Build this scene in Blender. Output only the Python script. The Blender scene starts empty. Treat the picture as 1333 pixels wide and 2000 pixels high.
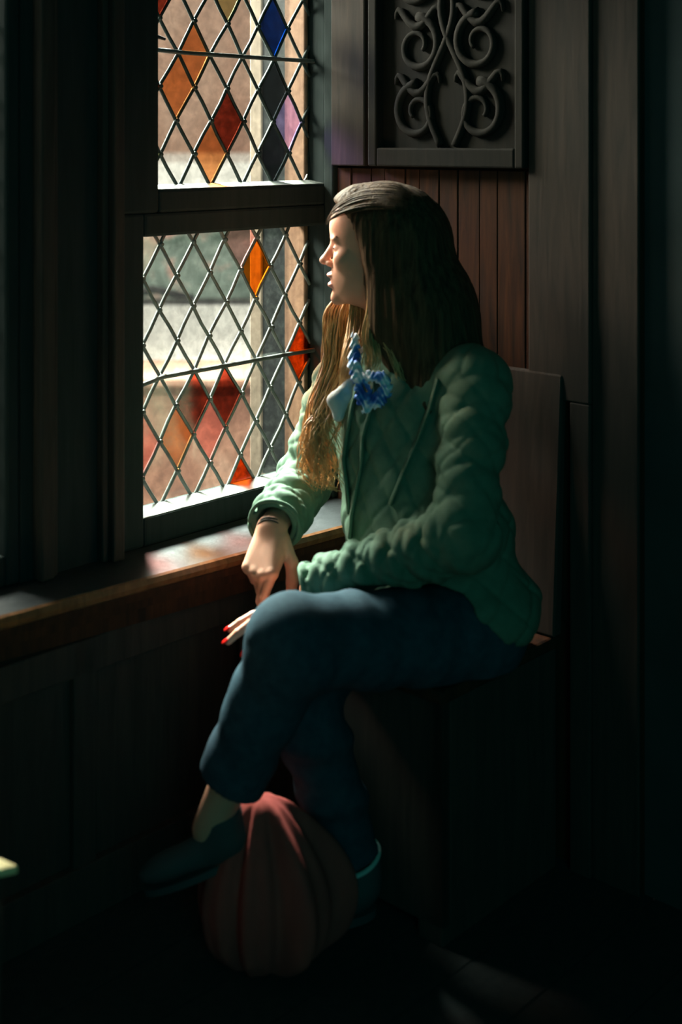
import bpy, bmesh, math, random
import numpy as np
from mathutils import Vector, Matrix

random.seed(7)
rng = np.random.default_rng(7)
sc = bpy.context.scene
COL = sc.collection
PI = math.pi

# ------------------------------------------------------------------ camera
FOC, CX, CY, EYE = 2600.0, 666.5, 275.0, 1.40
cam_d = bpy.data.cameras.new('camera')
cam = bpy.data.objects.new('camera', cam_d); COL.objects.link(cam)
cam.location = (0, 0, EYE); cam.rotation_euler = (PI/2, 0, 0)
cam_d.sensor_fit = 'VERTICAL'; cam_d.sensor_height = 36; cam_d.sensor_width = 24
cam_d.lens = FOC/2000*36
cam_d.shift_y = -(1000-CY)/2000
cam_d.dof.use_dof = True; cam_d.dof.focus_distance = 2.85; cam_d.dof.aperture_fstop = 2.0
cam_d.clip_start = .05
sc.camera = cam

# ------------------------------------------------------------------ colour, world, lights
sc.view_settings.view_transform = 'Standard'; sc.view_settings.look = 'None'
sc.view_settings.gamma = 1; sc.view_settings.use_curve_mapping = False
sc.view_settings.exposure = 0
SKY_W, SUN_W, FILL_W = 620, 5.0, 10.5
world = bpy.data.worlds.new('sky'); sc.world = world; world.use_nodes = True
bg = world.node_tree.nodes['Background']
bg.inputs[0].default_value = (.62, .78, .80, 1); bg.inputs[1].default_value = .32

U = np.array([.676, .737, 0.]); N = np.array([.737, -.676, 0.])   # along the window wall, and into the room
W0 = np.array([-.212, 2.81, 0.])
def W(t, d, z): return W0 + U*t + N*d + np.array([0, 0, z])
def at(px, py, Y): return np.array([(px-CX)*Y/FOC, Y, EYE-(py-CY)*Y/FOC])

def light(name, kind, loc, target, energy, color, size=(1, 1), angle=0):
    l = bpy.data.lights.new(name, kind); l.energy = energy; l.color = color
    if kind == 'AREA': l.shape = 'RECTANGLE'; l.size, l.size_y = size; l.spread = math.radians(125)
    if kind == 'SUN': l.angle = angle
    o = bpy.data.objects.new(name, l); COL.objects.link(o); o.location = loc
    o.rotation_euler = (Vector(target)-Vector(loc)).to_track_quat('-Z', 'Y').to_euler()
    return o
light('sun', 'SUN', (-3, -4, 8), (-3+.42, -4+.75, 8-.62), SUN_W, (1, .93, .84), angle=math.radians(3))
light('open_sky_light', 'AREA', W(.50, -1.45, 2.45), W(.0, .25, .85), SKY_W, (.95, 1, .95), (.50, .8))
light('low_sky_light', 'AREA', W(-.42, -1.45, 2.35), W(.0, .25, .85), SKY_W*.22, (1, .97, .90), (.8, .7))
light('teal_fill_light', 'AREA', W(-2.5, 3.3, 1.5), W(-.1, .4, .8), FILL_W, (.06, 1, .95), (2.4, 2.4))  # added teal fill lamp behind the camera, lifts the dark areas

# ------------------------------------------------------------------ materials
def new_mat(name):
    m = bpy.data.materials.new(name); m.use_nodes = True
    nt = m.node_tree; return m, nt, nt.nodes['Principled BSDF']
def setp(b, **k):
    for a, v in k.items(): b.inputs[a.replace('_', ' ')].default_value = v
def noise(nt, scale=(1, 1, 1), s=5, detail=4, rough=.6, dist=0, rot=(0, 0, 0)):
    tc = nt.nodes.new('ShaderNodeTexCoord'); mp = nt.nodes.new('ShaderNodeMapping')
    mp.inputs['Scale'].default_value = scale; mp.inputs['Rotation'].default_value = rot
    nz = nt.nodes.new('ShaderNodeTexNoise')
    nz.inputs['Scale'].default_value = s; nz.inputs['Detail'].default_value = detail
    nz.inputs['Roughness'].default_value = rough; nz.inputs['Distortion'].default_value = dist
    nt.links.new(tc.outputs['Object'], mp.inputs[0]); nt.links.new(mp.outputs[0], nz.inputs['Vector'])
    return nz.outputs['Fac']
def ramp(nt, fac, stops):
    r = nt.nodes.new('ShaderNodeValToRGB'); nt.links.new(fac, r.inputs[0]); e = r.color_ramp.elements
    while len(e) < len(stops): e.new(.5)
    for el, (p, c) in zip(e, stops): el.position = p; el.color = (*c, 1)
    return r.outputs[0]
def bump(nt, b, fac, strength=.3, dist=.002):
    n = nt.nodes.new('ShaderNodeBump'); n.inputs['Strength'].default_value = strength
    n.inputs['Distance'].default_value = dist
    nt.links.new(fac, n.inputs['Height']); nt.links.new(n.outputs[0], b.inputs['Normal'])
def mat(name, stops, rough=.6, scale=(1, 1, 1), s=5, detail=4, dist=0, bs=.2, bd=.002, spec=.5, metal=0, rot=(0, 0, 0), **k):
    m, nt, b = new_mat(name)
    f = noise(nt, scale, s, detail, dist=dist, rot=rot)
    nt.links.new(ramp(nt, f, stops), b.inputs['Base Color'])
    b.inputs['Roughness'].default_value = rough; b.inputs['Specular IOR Level'].default_value = spec
    b.inputs['Metallic'].default_value = metal
    setp(b, **k)
    if bs: bump(nt, b, f, bs, bd)
    return m
def wood(name, dark, light_, rough=.45, **k):
    return mat(name, [(.3, dark), (.7, light_)], rough, scale=(14, 14, 1.2), s=4, detail=6, dist=.6, bs=.35, **k)
def glass_mat(name, tint, haze=.001, gloss=.05, mott=.15):
    """old leaded glass: tinted see-through with a thin dusty film and a weak reflection"""
    m, nt, b = new_mat(name); nt.nodes.remove(b); out = nt.nodes['Material Output']
    tr = nt.nodes.new('ShaderNodeBsdfTransparent')
    f = noise(nt, (1, 1, 1), 45, 3, .6, .4)
    lo = tuple(max(0, c*(1-mott)) for c in tint); hi = tuple(min(1, c*(1+mott*.5)) for c in tint)
    nt.links.new(ramp(nt, f, [(.3, lo), (.7, hi)]), tr.inputs[0])
    df = nt.nodes.new('ShaderNodeBsdfTranslucent'); df.inputs[0].default_value = (*[min(1, c+.1) for c in tint], 1)
    gl = nt.nodes.new('ShaderNodeBsdfGlossy'); gl.inputs['Roughness'].default_value = .12
    m1 = nt.nodes.new('ShaderNodeMixShader'); m1.inputs[0].default_value = haze
    m2 = nt.nodes.new('ShaderNodeMixShader'); m2.inputs[0].default_value = gloss
    nt.links.new(tr.outputs[0], m1.inputs[1]); nt.links.new(df.outputs[0], m1.inputs[2])
    nt.links.new(m1.outputs[0], m2.inputs[1]); nt.links.new(gl.outputs[0], m2.inputs[2])
    nt.links.new(m2.outputs[0], out.inputs[0]); return m

M = {}
M['dark_wood'] = wood('dark_oak', (.038, .034, .030), (.066, .050, .042), .75, spec=.06)
M['black_wood'] = wood('shadow_tinted_oak', (.022, .030, .029), (.032, .040, .038), .85, spec=.05)  # the teal-black of its shadow is put into the oak colour
M['panel_wood'] = wood('red_brown_oak', (.028, .018, .014), (.080, .032, .017), .75, spec=.06)
M['carved_wood'] = wood('carved_oak', (.020, .019, .017), (.030, .026, .022), .8, spec=.05)
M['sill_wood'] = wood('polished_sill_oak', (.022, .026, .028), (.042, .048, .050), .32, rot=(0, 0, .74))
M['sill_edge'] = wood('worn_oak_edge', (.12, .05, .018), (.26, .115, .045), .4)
M['plaster'] = mat('shadow_tinted_plaster', [(.3, (.034, .046, .046)), (.7, (.046, .060, .060))], .95, spec=.04)  # wall colour tinted with the teal of the shadows
M['floor'] = wood('floor_boards', (.030, .036, .036), (.044, .050, .048), .9, spec=.04)
M['lead'] = mat('lead_came', [(.3, (0.084, 0.09, 0.084)), (.7, (0.18, 0.198, 0.18))], .4, s=40, bs=.2)
M['lead_shaded'] = mat('shaded_lead_came', [(.3, (.025, .035, .033)), (.7, (.06, .075, .07))], .6, s=40, bs=.2, spec=.2)  # darker copy of the lead, upper window's shade put into its colour
M['bar'] = mat('iron_bar', [(.3, (.05, .055, .05)), (.7, (.14, .15, .14))], .45, s=30, bs=.3, metal=.3)
M['bead'] = mat('lit_bead', [(.3, (0.064, 0.072, 0.064)), (.7, (0.136, 0.148, 0.132))], .6, s=30)  # paler than the frame: light falling on the bead is in its colour
M['clear'] = glass_mat('clear_old_glass', (.90, .93, .89), .0008)
M['tan'] = glass_mat('tan_glass', (.80, .52, .30))
M['rose'] = glass_mat('rose_glass', (.93, .66, .62))
M['orange'] = glass_mat('orange_glass', (.90, .26, .05), mott=.5)
M['brown'] = glass_mat('red_brown_glass', (.50, .20, .14), mott=.4)
M['amber'] = glass_mat('amber_glass', (.95, .42, .08))
M['blue'] = glass_mat('blue_glass', (.05, .17, .42), .001, mott=.3)
M['lilac'] = glass_mat('lilac_glass', (.80, .70, .98), .001)
M['olive'] = glass_mat('olive_glass', (.62, .62, .42))
M['smoke'] = glass_mat('smoke_glass', (.20, .22, .22))
M['facade'] = mat('pink_plaster', [(.25, (.24, .105, .062)), (.5, (.36, .205, .14)), (.75, (.43, .29, .22))], .9, s=1.6, detail=6, dist=.8, scale=(1, 1, .45))
M['redwall'] = mat('red_sandstone', [(.25, (.13, .05, .032)), (.5, (.26, .13, .088)), (.78, (.36, .235, .175))], .9, s=5, detail=6, dist=.6)
M['white_paint'] = mat('white_car_paint', [(.3, (.78, .74, .71)), (.7, (.84, .81, .78))], .3, s=2, bs=0)
M['screen'] = mat('windscreen_reflections', [(.30, (.03, .05, .045)), (.43, (.09, .125, .105)), (.55, (.18, .225, .195)), (.63, (.42, .25, .21)), (.72, (.50, .46, .42))], .15, s=2.6, detail=3, dist=1.6, bs=0)  # reflections painted into the windscreen's base colour
M['black'] = mat('black_rubber', [(.3, (.012, .012, .012)), (.7, (.03, .03, .03))], .6, bs=0)
M['tan_timber'] = wood('tan_timber', (.22, .105, .055), (.32, .17, .095), .8)
M['pale_timber'] = wood('pale_timber', (.20, .145, .10), (.28, .215, .155), .8)
M['dark_glass'] = mat('dusty_dark_glass', [(.45, (.008, .012, .012)), (.8, (.04, .05, .045))], .5, s=60, detail=6, bs=0, spec=.12)
M['road'] = mat('paving', [(.3, (.14, .10, .08)), (.7, (.26, .19, .15))], .9, s=6)
M['skin'] = mat('skin', [(.3, (.60, .27, .17)), (.7, (.68, .34, .23))], .5, s=9, bs=.05, Subsurface_Weight=.12, Subsurface_Radius=(.012, .005, .003), Subsurface_Scale=1.0)
M['lip'] = mat('lip', [(.3, (.52, .19, .15)), (.7, (.58, .23, .18))], .4, s=9, bs=0)
M['eye'] = mat('eye', [(.3, (.04, .03, .02)), (.7, (.06, .04, .03))], .1, bs=0)
M['nail'] = mat('red_nail_varnish', [(.3, (.55, .01, .008)), (.7, (.65, .015, .01))], .15, bs=0)
M['hair'] = mat('lit_brown_hair', [(.3, (.38, .17, .05)), (.7, (.80, .48, .20))], .42, s=9, detail=4, scale=(9, 9, .8), bs=.25, spec=.6)  # brighter copy of the hair, window light on the locks in its colour
M['hair_shaded'] = mat('shaded_brown_hair', [(.3, (.030, .020, .013)), (.7, (.105, .066, .036))], .75, s=9, detail=4, scale=(12, 12, .7), bs=.9, bd=.005, spec=.05)  # darker copy of the same hair, shade of the unlit mass in its colour
M['jacket'] = mat('green_quilted_cotton', [(.3, (.085, .150, .100)), (.7, (.115, .190, .130))], .8, s=60, bs=.25, bd=.0006, spec=.2)
M['lining'] = mat('jacket_lining', [(.3, (.02, .03, .025)), (.7, (.03, .045, .035))], .8, bs=0)
M['denim'] = mat('dark_blue_denim', [(.3, (.020, .045, .064)), (.7, (.034, .070, .092))], .85, s=50, bs=.25, bd=.0008, spec=.1)
M['scarf'] = mat('blue_and_white_scarf', [(.36, (.015, .09, .42)), (.46, (.08, .25, .62)), (.51, (.62, .70, .80))], .7, s=26, detail=2, bs=.1)
M['grey_cloth'] = mat('grey_white_cotton', [(.3, (.42, .46, .46)), (.7, (.55, .60, .60))], .8, s=20, bs=.1)
M['red_cloth'] = mat('red_brown_cloth', [(.3, (.30, .045, .038)), (.7, (.42, .070, .055))], .9, s=10, scale=(2, 2, .6), bs=.2)
M['shoe'] = mat('dark_teal_canvas', [(.3, (.025, .042, .046)), (.7, (.04, .062, .066))], .8, bs=.1)
M['white_rubber'] = mat('pale_trim', [(.3, (.42, .46, .42)), (.7, (.5, .54, .5))], .7, bs=0)
M['brass'] = mat('brass', [(.3, (.5, .35, .2)), (.7, (.6, .42, .25))], .3, metal=1, bs=0)
M['straw'] = mat('pale_yellow_cloth', [(.3, (.62, .52, .26)), (.7, (.72, .62, .34))], .9, s=20, bs=.1)

# ------------------------------------------------------------------ helpers
def link(name, verts, faces, m, parent=None, smooth=False):
    me = bpy.data.meshes.new(name)
    me.from_pydata([tuple(map(float, v)) for v in verts], [], [tuple(map(int, f)) for f in faces])
    mats = m if isinstance(m, (list, tuple)) else [m]
    for x in mats: me.materials.append(x)
    if smooth: me.polygons.foreach_set('use_smooth', [True]*len(me.polygons))
    me.validate(); me.update()
    o = bpy.data.objects.new(name, me); COL.objects.link(o)
    if parent: o.parent = parent; o.matrix_parent_inverse = Matrix.Translation(parent.location).inverted()
    return o
def empty(name, loc):
    o = bpy.data.objects.new(name, None); COL.objects.link(o); o.location = tuple(map(float, loc)); o.empty_display_size = .1
    return o
def tag(o, label=None, cat=None, group=None, kind=None):
    if label: o['label'] = label
    if cat: o['category'] = cat
    if group: o['group'] = group
    if kind: o['kind'] = kind
    return o
class MB:
    def __init__(s): s.v = []; s.f = []
    def hexa(s, p):   # 8 points: bottom ring then top ring
        b = len(s.v); s.v += [np.array(q, float) for q in p]
        for q in ((0, 3, 2, 1), (4, 5, 6, 7), (0, 1, 5, 4), (1, 2, 6, 5), (2, 3, 7, 6), (3, 0, 4, 7)): s.f.append([b+i for i in q])
        return s
    def wbox(s, t0, t1, d0, d1, z0, z1):
        return s.hexa([W(t0, d0, z0), W(t1, d0, z0), W(t1, d1, z0), W(t0, d1, z0), W(t0, d0, z1), W(t1, d0, z1), W(t1, d1, z1), W(t0, d1, z1)])
    def box(s, x0, x1, y0, y1, z0, z1):
        return s.hexa([(x0, y0, z0), (x1, y0, z0), (x1, y1, z0), (x0, y1, z0), (x0, y0, z1), (x1, y0, z1), (x1, y1, z1), (x0, y1, z1)])
    def prism(s, pts, ext):   # closed outline extruded along a vector
        b = len(s.v); n = len(pts); ext = np.array(ext, float)
        s.v += [np.array(p, float) for p in pts]+[np.array(p, float)+ext for p in pts]
        s.f.append([b+i for i in range(n)][::-1]); s.f.append([b+n+i for i in range(n)])
        for i in range(n): j = (i+1) % n; s.f.append([b+i, b+j, b+n+j, b+n+i])
        return s
    def tube(s, pts, rad, k=8, flat=None):
        pts = [np.array(p, float) for p in pts]; n = len(pts)
        rads = rad if hasattr(rad, '__len__') else [rad]*n
        T = [pts[min(i+1, n-1)]-pts[max(i-1, 0)] for i in range(n)]
        up = np.array([0, 0, 1.]) if abs(T[0][2]) < .8*np.linalg.norm(T[0]) else np.array([1., 0, 0])
        b = len(s.v)
        for p, t, r in zip(pts, T, rads):
            t = t/(np.linalg.norm(t)+1e-9); a = np.cross(t, up); a /= np.linalg.norm(a)+1e-9; c = np.cross(t, a); up = -c if np.dot(-c, up) > 0 else c
            for j in range(k):
                th = 2*PI*j/k; s.v.append(p+a*math.cos(th)*r+up*math.sin(th)*r*(flat or 1))
        for i in range(n-1):
            for j in range(k):
                q = (j+1) % k; s.f.append([b+i*k+j, b+i*k+q, b+(i+1)*k+q, b+(i+1)*k+j])
        s.f.append([b+j for j in range(k)][::-1]); s.f.append([b+(n-1)*k+j for j in range(k)])
        return s
    def build(s, name, m, parent=None, smooth=False, bevel=0):
        o = link(name, s.v, s.f, m, parent, smooth)
        bm = bmesh.new(); bm.from_mesh(o.data); bmesh.ops.recalc_face_normals(bm, faces=bm.faces); bm.to_mesh(o.data); bm.free()
        if bevel:
            md = o.modifiers.new('bevel', 'BEVEL'); md.width = bevel; md.segments = 2; md.limit_method = 'ANGLE'
        return o

# --- implicit surfaces
def unit(v): v = np.array(v, float); return v/np.linalg.norm(v)
def cone(P, a, b, ra, rb, mod=None):
    a = np.asarray(a, float); b = np.asarray(b, float); ab = b-a; L2 = ab@ab
    t = np.clip(((P-a)@ab)/L2, 0, 1)
    v = P-a-t[..., None]*ab; d = np.linalg.norm(v, axis=-1); r = ra+(rb-ra)*t
    if mod is not None:
        e = unit(np.cross(ab, (0, 0, 1.)) if abs(ab[2]) < .95*math.sqrt(L2) else np.cross(ab, (1., 0, 0))); g = unit(np.cross(ab, e))
        r = r+mod(t*math.sqrt(L2), np.arctan2(v@g, v@e))
    return d-r
def ell(P, c, r, R=None, mod=None):
    q = P-np.asarray(c, float)
    if R is not None: q = q@np.asarray(R, float).T
    r = np.asarray(r, float); k0 = np.linalg.norm(q/r, axis=-1); k1 = np.linalg.norm(q/(r*r), axis=-1)+1e-9
    d = k0*(k0-1)/k1
    if mod is not None: d = d-mod(q[..., 2], np.arctan2(q[..., 1], q[..., 0]))
    return d
def smin(a, b, k):
    if k <= 0: return np.minimum(a, b)
    h = np.clip(.5+.5*(b-a)/k, 0, 1); return b*(1-h)+a*h-k*h*(1-h)
def smax(a, b, k): return -smin(-a, -b, k)
def nets(fn, lo, hi, h):
    ax = [np.arange(lo[i], hi[i]+h, h) for i in range(3)]
    P = np.stack(np.meshgrid(*ax, indexing='ij'), -1).astype(np.float32); F = fn(P).astype(np.float32); del P
    S = F < 0; nx, ny, nz = F.shape
    cnt = np.zeros((nx-1, ny-1, nz-1), np.int16); acc = np.zeros((nx-1, ny-1, nz-1, 3), np.float32); m = np.zeros_like(cnt)
    offs = [(i, j, k) for i in (0, 1) for j in (0, 1) for k in (0, 1)]
    sl = lambda A, o: A[o[0]:nx-1+o[0], o[1]:ny-1+o[1], o[2]:nz-1+o[2]]
    for o in offs: m += sl(S, o)
    act = (m > 0) & (m < 8)
    idx = np.argwhere(act); I = idx.T
    acc = np.zeros((len(idx), 3)); cnt = np.zeros(len(idx))
    for a in range(3):
        for o in offs:
            if o[a]: continue
            o2 = list(o); o2[a] = 1
            f0 = F[I[0]+o[0], I[1]+o[1], I[2]+o[2]]; f1 = F[I[0]+o2[0], I[1]+o2[1], I[2]+o2[2]]
            cr = (f0 < 0) != (f1 < 0); t = np.where(cr, f0/np.where(cr, f0-f1, 1), 0)
            p = np.tile(np.array(o, float), (len(idx), 1)); p[:, a] += t
            acc += p*cr[:, None]; cnt += cr
    V = (idx+acc/cnt[:, None])*h+np.array([ax[0][0], ax[1][0], ax[2][0]])
    vid = -np.ones((nx-1, ny-1, nz-1), np.int64); vid[act] = np.arange(len(idx))
    Fs = []
    for a in range(3):
        b, c = (a+1) % 3, (a+2) % 3
        s0 = [slice(None)]*3; s1 = [slice(None)]*3; s0[a] = slice(0, -1); s1[a] = slice(1, None)
        A, B = S[tuple(s0)], S[tuple(s1)]
        for flip, mk in ((0, A & ~B), (1, ~A & B)):
            e = np.argwhere(mk); e = e[(e[:, b] > 0) & (e[:, c] > 0) & (e[:, b] < F.shape[b]-1) & (e[:, c] < F.shape[c]-1)]
            def g(db, dc):
                q = e.copy(); q[:, b] -= db; q[:, c] -= dc; return vid[q[:, 0], q[:, 1], q[:, 2]]
            q = np.stack([g(1, 1), g(0, 1), g(0, 0), g(1, 0)], 1)
            if flip: q = q[:, ::-1]
            Fs.append(q)
    return V, np.concatenate(Fs)
def add_mesh(parts):
    vs, fs, n = [], [], 0
    for v, f in parts: vs.append(v); fs.append(f+n); n += len(v)
    return np.concatenate(vs), np.concatenate(fs)
def fast_link(name, V, F, m, parent=None):
    me = bpy.data.meshes.new(name); me.vertices.add(len(V)); me.vertices.foreach_set('co', np.asarray(V, np.float32).ravel())
    me.loops.add(F.size); me.loops.foreach_set('vertex_index', F.astype(np.int32).ravel())
    me.polygons.add(len(F)); me.polygons.foreach_set('loop_start', np.arange(0, F.size, 4, dtype=np.int32))
    me.polygons.foreach_set('use_smooth', np.ones(len(F), bool))
    for x in (m if isinstance(m, (list, tuple)) else [m]): me.materials.append(x)
    me.update(calc_edges=True); me.validate()
    o = bpy.data.objects.new(name, me); COL.objects.link(o)
    if parent: o.parent = parent; o.matrix_parent_inverse = Matrix.Translation(parent.location).inverted()
    return o
WAV = [(rng.normal(size=3), rng.uniform(0, 6.28)) for _ in range(7)]
def fold_noise(P, f):
    s = 0
    for d, ph in WAV: s = s+np.sin((P@(d*f)).astype(np.float32)+ph+np.sin((P@(d[::-1]*f*.7)).astype(np.float32)))
    return s/7
def quilt(s, th, n, p, depth):
    a = s/p+th*n/(2*PI); b = s/p-th*n/(2*PI)
    fa = np.abs(a-np.round(a)); fb = np.abs(b-np.round(b))
    return -depth*(np.exp(-(fa/.09)**1.3)+np.exp(-(fb/.09)**1.3))

# ------------------------------------------------------------------ the room
B_T = .2766            # the panelled wall stands square to the window wall here
GD = -.05              # plane of the leaded glass
def struct(name, mb, m, bevel=0, parent=None, smooth=False):
    o = mb.build(name, m, parent, smooth, bevel); o['kind'] = 'structure'; return o
LT0, LT1, LZ0, LZ1 = -.2585, .2628, .656, 1.210
UT0, UT1, UZ0, UZ1 = -.221, .2628, 1.303, 1.95
RT0, RT1 = -1.32, -.575   # the next window along, left of the picture
wl = MB()
wl.wbox(-2.8, RT0-.03, -.10, 0, 0, 2.75); wl.wbox(RT0-.03, .28, -.10, 0, 0, .60)
wl.wbox(RT0-.03, .28, -.10, 0, 2.0, 2.75); wl.wbox(RT1+.03, -.33, -.10, 0, .60, 2.0)
struct('wall_window', wl, M['black_wood'])
wr = MB(); wr.wbox(B_T, B_T+.06, -.10, .80, 0, 2.75); struct('wall_panelled', wr, M['panel_wood'])
wq = MB(); wq.wbox(B_T, B_T+.06, .80, 3.7, 0, 2.75); struct('wall_right', wq, M['plaster'])
wb = MB(); wb.wbox(-2.8, B_T+.06, 3.7, 3.76, 0, 2.75); struct('wall_back', wb, M['plaster'])
wf = MB(); wf.wbox(-2.86, -2.8, -.1, 3.76, 0, 2.75); struct('wall_left', wf, M['plaster'])
fl = MB()
for i in range(27): fl.wbox(-2.8, B_T, -.0+i*.137, -.0+i*.137+.134, -.03, 0)
fl.wbox(-2.86, B_T+.06, -.1, 3.76, -.06, -.031); struct('floor', fl, M['floor'])
ce = MB(); ce.wbox(-2.86, B_T+.06, -.1, 3.76, 2.75, 2.80); struct('ceiling', ce, M['plaster'])

# ------------------------------------------------------------------ leaded windows
def clip_poly(poly, t0, t1, z0, z1):
    for ax, lim, sg in ((0, t0, 1), (0, t1, -1), (1, z0, 1), (1, z1, -1)):
        out = []
        for i, p in enumerate(poly):
            q = poly[(i+1) % len(poly)]; a = sg*(p[ax]-lim); b = sg*(q[ax]-lim)
            if a >= 0: out.append(p)
            if (a >= 0) != (b >= 0):
                k = a/(a-b); out.append((p[0]+(q[0]-p[0])*k, p[1]+(q[1]-p[1])*k))
        poly = out
        if len(poly) < 3: return None
    return poly
def wob(t, z): return .0018*math.sin(19*t+31*z)+.0012*math.sin(47*t-23*z)
def leaded(win, t0, t1, z0, z1, tn, zn, p, h, colours, came='lead'):
    """lattice of lead cames through nodes at (tn+k p, zn+j h); rhombic quarries between them"""
    cl = MB(); k0 = int((t0-tn)/p)-2; k1 = int((t1-tn)/p)+2; j0 = int((z0-zn)/h)-2; j1 = int((z1-zn)/h)+2
    for i in range(2*k0, 2*k1+1):
        for j in range(2*j0, 2*j1+1):
            if (i+j) % 2 == 0: continue
            c = (tn+i*p/2, zn+j*h/2)     # quarry centre
            pl = clip_poly([(c[0], c[1]-h/2), (c[0]+p/2, c[1]), (c[0], c[1]+h/2), (c[0]-p/2, c[1])], t0, t1, z0, z1)
            if not pl: continue
            mb = MB() if (i, j) in colours else cl
            tl = [random.uniform(-.03, .03), random.uniform(-.03, .03)]
            pts = [W(a, GD+wob(a, b)+(a-c[0])*tl[0]+(b-c[1])*tl[1], b) for a, b in pl]
            mb.prism(pts, -N*.003)
            if (i, j) in colours: mb.build('coloured_quarry', M[colours[(i, j)]], win)
    cl.build('quarry_glass', M['clear'], win)
    ld = MB()
    for sg in (1, -1):
        for m_ in range(-30, 31):
            # line through (tn+m p, zn) with slope sg*h/p
            pts = []
            for s in np.linspace(-1, 1, 61):
                a = tn+m_*p+s*1.2*p*6; b = zn+sg*s*1.2*h*6
                if t0-.002 <= a <= t1+.002 and z0-.002 <= b <= z1+.002: pts.append((a, b))
            if len(pts) < 2: continue
            # extend exactly to the border
            (a0, b0), (a1, b1) = pts[0], pts[-1]
            sl = sg*h/p
            def ext(a, b, dr):
                ka = ((t1 if dr > 0 else t0)-a); kb = ((z1 if sl*dr > 0 else z0)-b)/sl
                k = min(abs(ka), abs(kb)); return (a+dr*k, b+dr*k*sl)
            pts = [ext(a0, b0, -1)]+pts+[ext(a1, b1, 1)]
            ld.tube([W(a+.6*wob(b, a), GD-.0015+wob(a, b), b) for a, b in pts], .0040, 8)
    for i in range(2*k0, 2*k1+1):
        for j in range(2*j0, 2*j1+1):
            if (i+j) % 2: continue
            a, b = tn+i*p/2, zn+j*h/2
            if t0 < a < t1 and z0 < b < z1:
                ld.tube([W(a, GD+.001+wob(a, b), b), W(a, GD+.006+wob(a, b), b)], [.0062, .004], 10)
    ld.build('lead_lattice', M[came], win, True)
def ring(t0, t1, z0, z1, wL, wR, wB, wT, d0, d1):
    r = MB(); r.wbox(t0-wL, t0, d0, d1, z0-wB, z1+wT); r.wbox(t1, t1+wR, d0, d1, z0-wB, z1+wT)
    r.wbox(t0, t1, d0, d1, z0-wB, z0); r.wbox(t0, t1, d0, d1, z1, z1+wT); return r
def saddle(win, pts, r=.0048):
    s = MB(); s.tube([W(t, GD+.010+dd, z) for t, dd, z in pts], r, 10); s.build('saddle_bar', M['bar'], win, True)

win1 = empty('window_1', W(0, -.05, LZ0)); tag(win1, kind='structure')
ring(LT0, LT1, LZ0, LZ1, .0715, .0138, .056, .0465, -.085, 0).build('window_frame', M['black_wood'], win1, bevel=.006)
bd = MB(); bd.prism([W(LT0, GD+.004, LZ0), W(LT0, -.004, LZ0-.001), W(LT0, -.004, LZ0+.001), W(LT0, GD+.004, LZ0+.009)], U*(LT1-LT0)); bd.build('glazing_bead', M['bead'], win1)
P1, H1 = .0905, .134
colL = {}
def quarry(tn, zn, p, h, px, py):
    r = (px-CX)/FOC; g = W(0, GD, 0); t = (r*g[1]-g[0])/(U[0]-r*U[1]); Y = g[1]+U[1]*t; z = EYE-(py-CY)*Y/FOC
    a = (t-tn)/(p/2); b = (z-zn)/(h/2); best = None
    for i in range(int(a)-2, int(a)+3):
        for j in range(int(b)-2, int(b)+3):
            if (i+j) % 2 and (best is None or abs(i-a)+abs(j-b) < best[0]): best = (abs(i-a)+abs(j-b), i, j)
    return best[1:]
for px, py, c in ((582, 690, 'orange'), (502, 520, 'amber'), (378, 785, 'brown'), (468, 930, 'orange'), (290, 880, 'rose'),
                  (470, 470, 'rose'), (345, 845, 'tan'), (440, 800, 'brown'), (408, 840, 'rose'), (350, 510, 'clear')):
    if c != 'clear': colL[quarry(.0031, .921, P1, H1, px, py)] = c
leaded(win1, LT0, LT1, LZ0, LZ1, .0031, .921, P1, H1, colL)
saddle(win1, [(-.2585, -.004, .912), (-.235, .004, .912), (-.18, 0, .920), (-.09, 0, .921), (0, .001, .922), (.10, 0, .923), (.19, 0, .9235), (.262, .003, .924), (.285, .004, .925)])
ct = MB(); ct.tube([W(-.262, GD+.02, .738), W(-.245, GD+.022, .739), W(-.238, GD+.02, .737), W(-.245, GD+.018, .734), W(-.262, GD+.018, .734)], .0022, 8); ct.build('wire_catch', M['bar'], win1, True)

win2 = empty('window_2', W(0, -.05, UZ0)); tag(win2, kind='structure')
ring(UT0, UT1, UZ0, UZ1, .109, .0138, .0465, .05, -.085, 0).build('window_frame', M['black_wood'], win2, bevel=.006)
bd = MB(); bd.prism([W(UT0, GD+.004, UZ0), W(UT0, -.004, UZ0-.001), W(UT0, -.004, UZ0+.001), W(UT0, GD+.004, UZ0+.008)], U*(UT1-UT0)); bd.build('glazing_bead', M['bead'], win2)
P2, H2 = .0928, .139; colU = {}
for px, py, c in ((537, 45, 'blue'), (285, 180, 'orange'), (448, 225, 'brown'), (532, 170, 'smoke'), (570, 235, 'lilac'),
                  (552, 232, 'blue'), (385, 75, 'tan'), (350, 170, 'tan'), (420, 300, 'tan'), (287, 290, 'olive'), (535, 290, 'smoke'),
                  (385, 130, 'olive'), (320, 12, 'brown'), (450, 10, 'olive')):
    colU.setdefault(quarry(.0541, 1.581, P2, H2, px, py), c)
leaded(win2, UT0, UT1, UZ0, UZ1, .0541, 1.581, P2, H2, colU, 'lead_shaded')
saddle(win2, [(-.225, 0, 1.585), (-.13, 0, 1.582), (0, 0, 1.5815), (.12, 0, 1.581), (.265, .002, 1.581), (.285, .002, 1.581)])
hk = MB(); hk.tube([W(-.222, GD+.02, 1.612), W(-.205, GD+.03, 1.608), W(-.19, GD+.03, 1.605)], [.006, .004, .003], 8)
hk.tube([W(-.222, GD+.02, 1.60), W(-.208, GD+.022, 1.585)], [.007, .005], 8); hk.build('window_catch', M['black'], win2, True)

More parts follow.
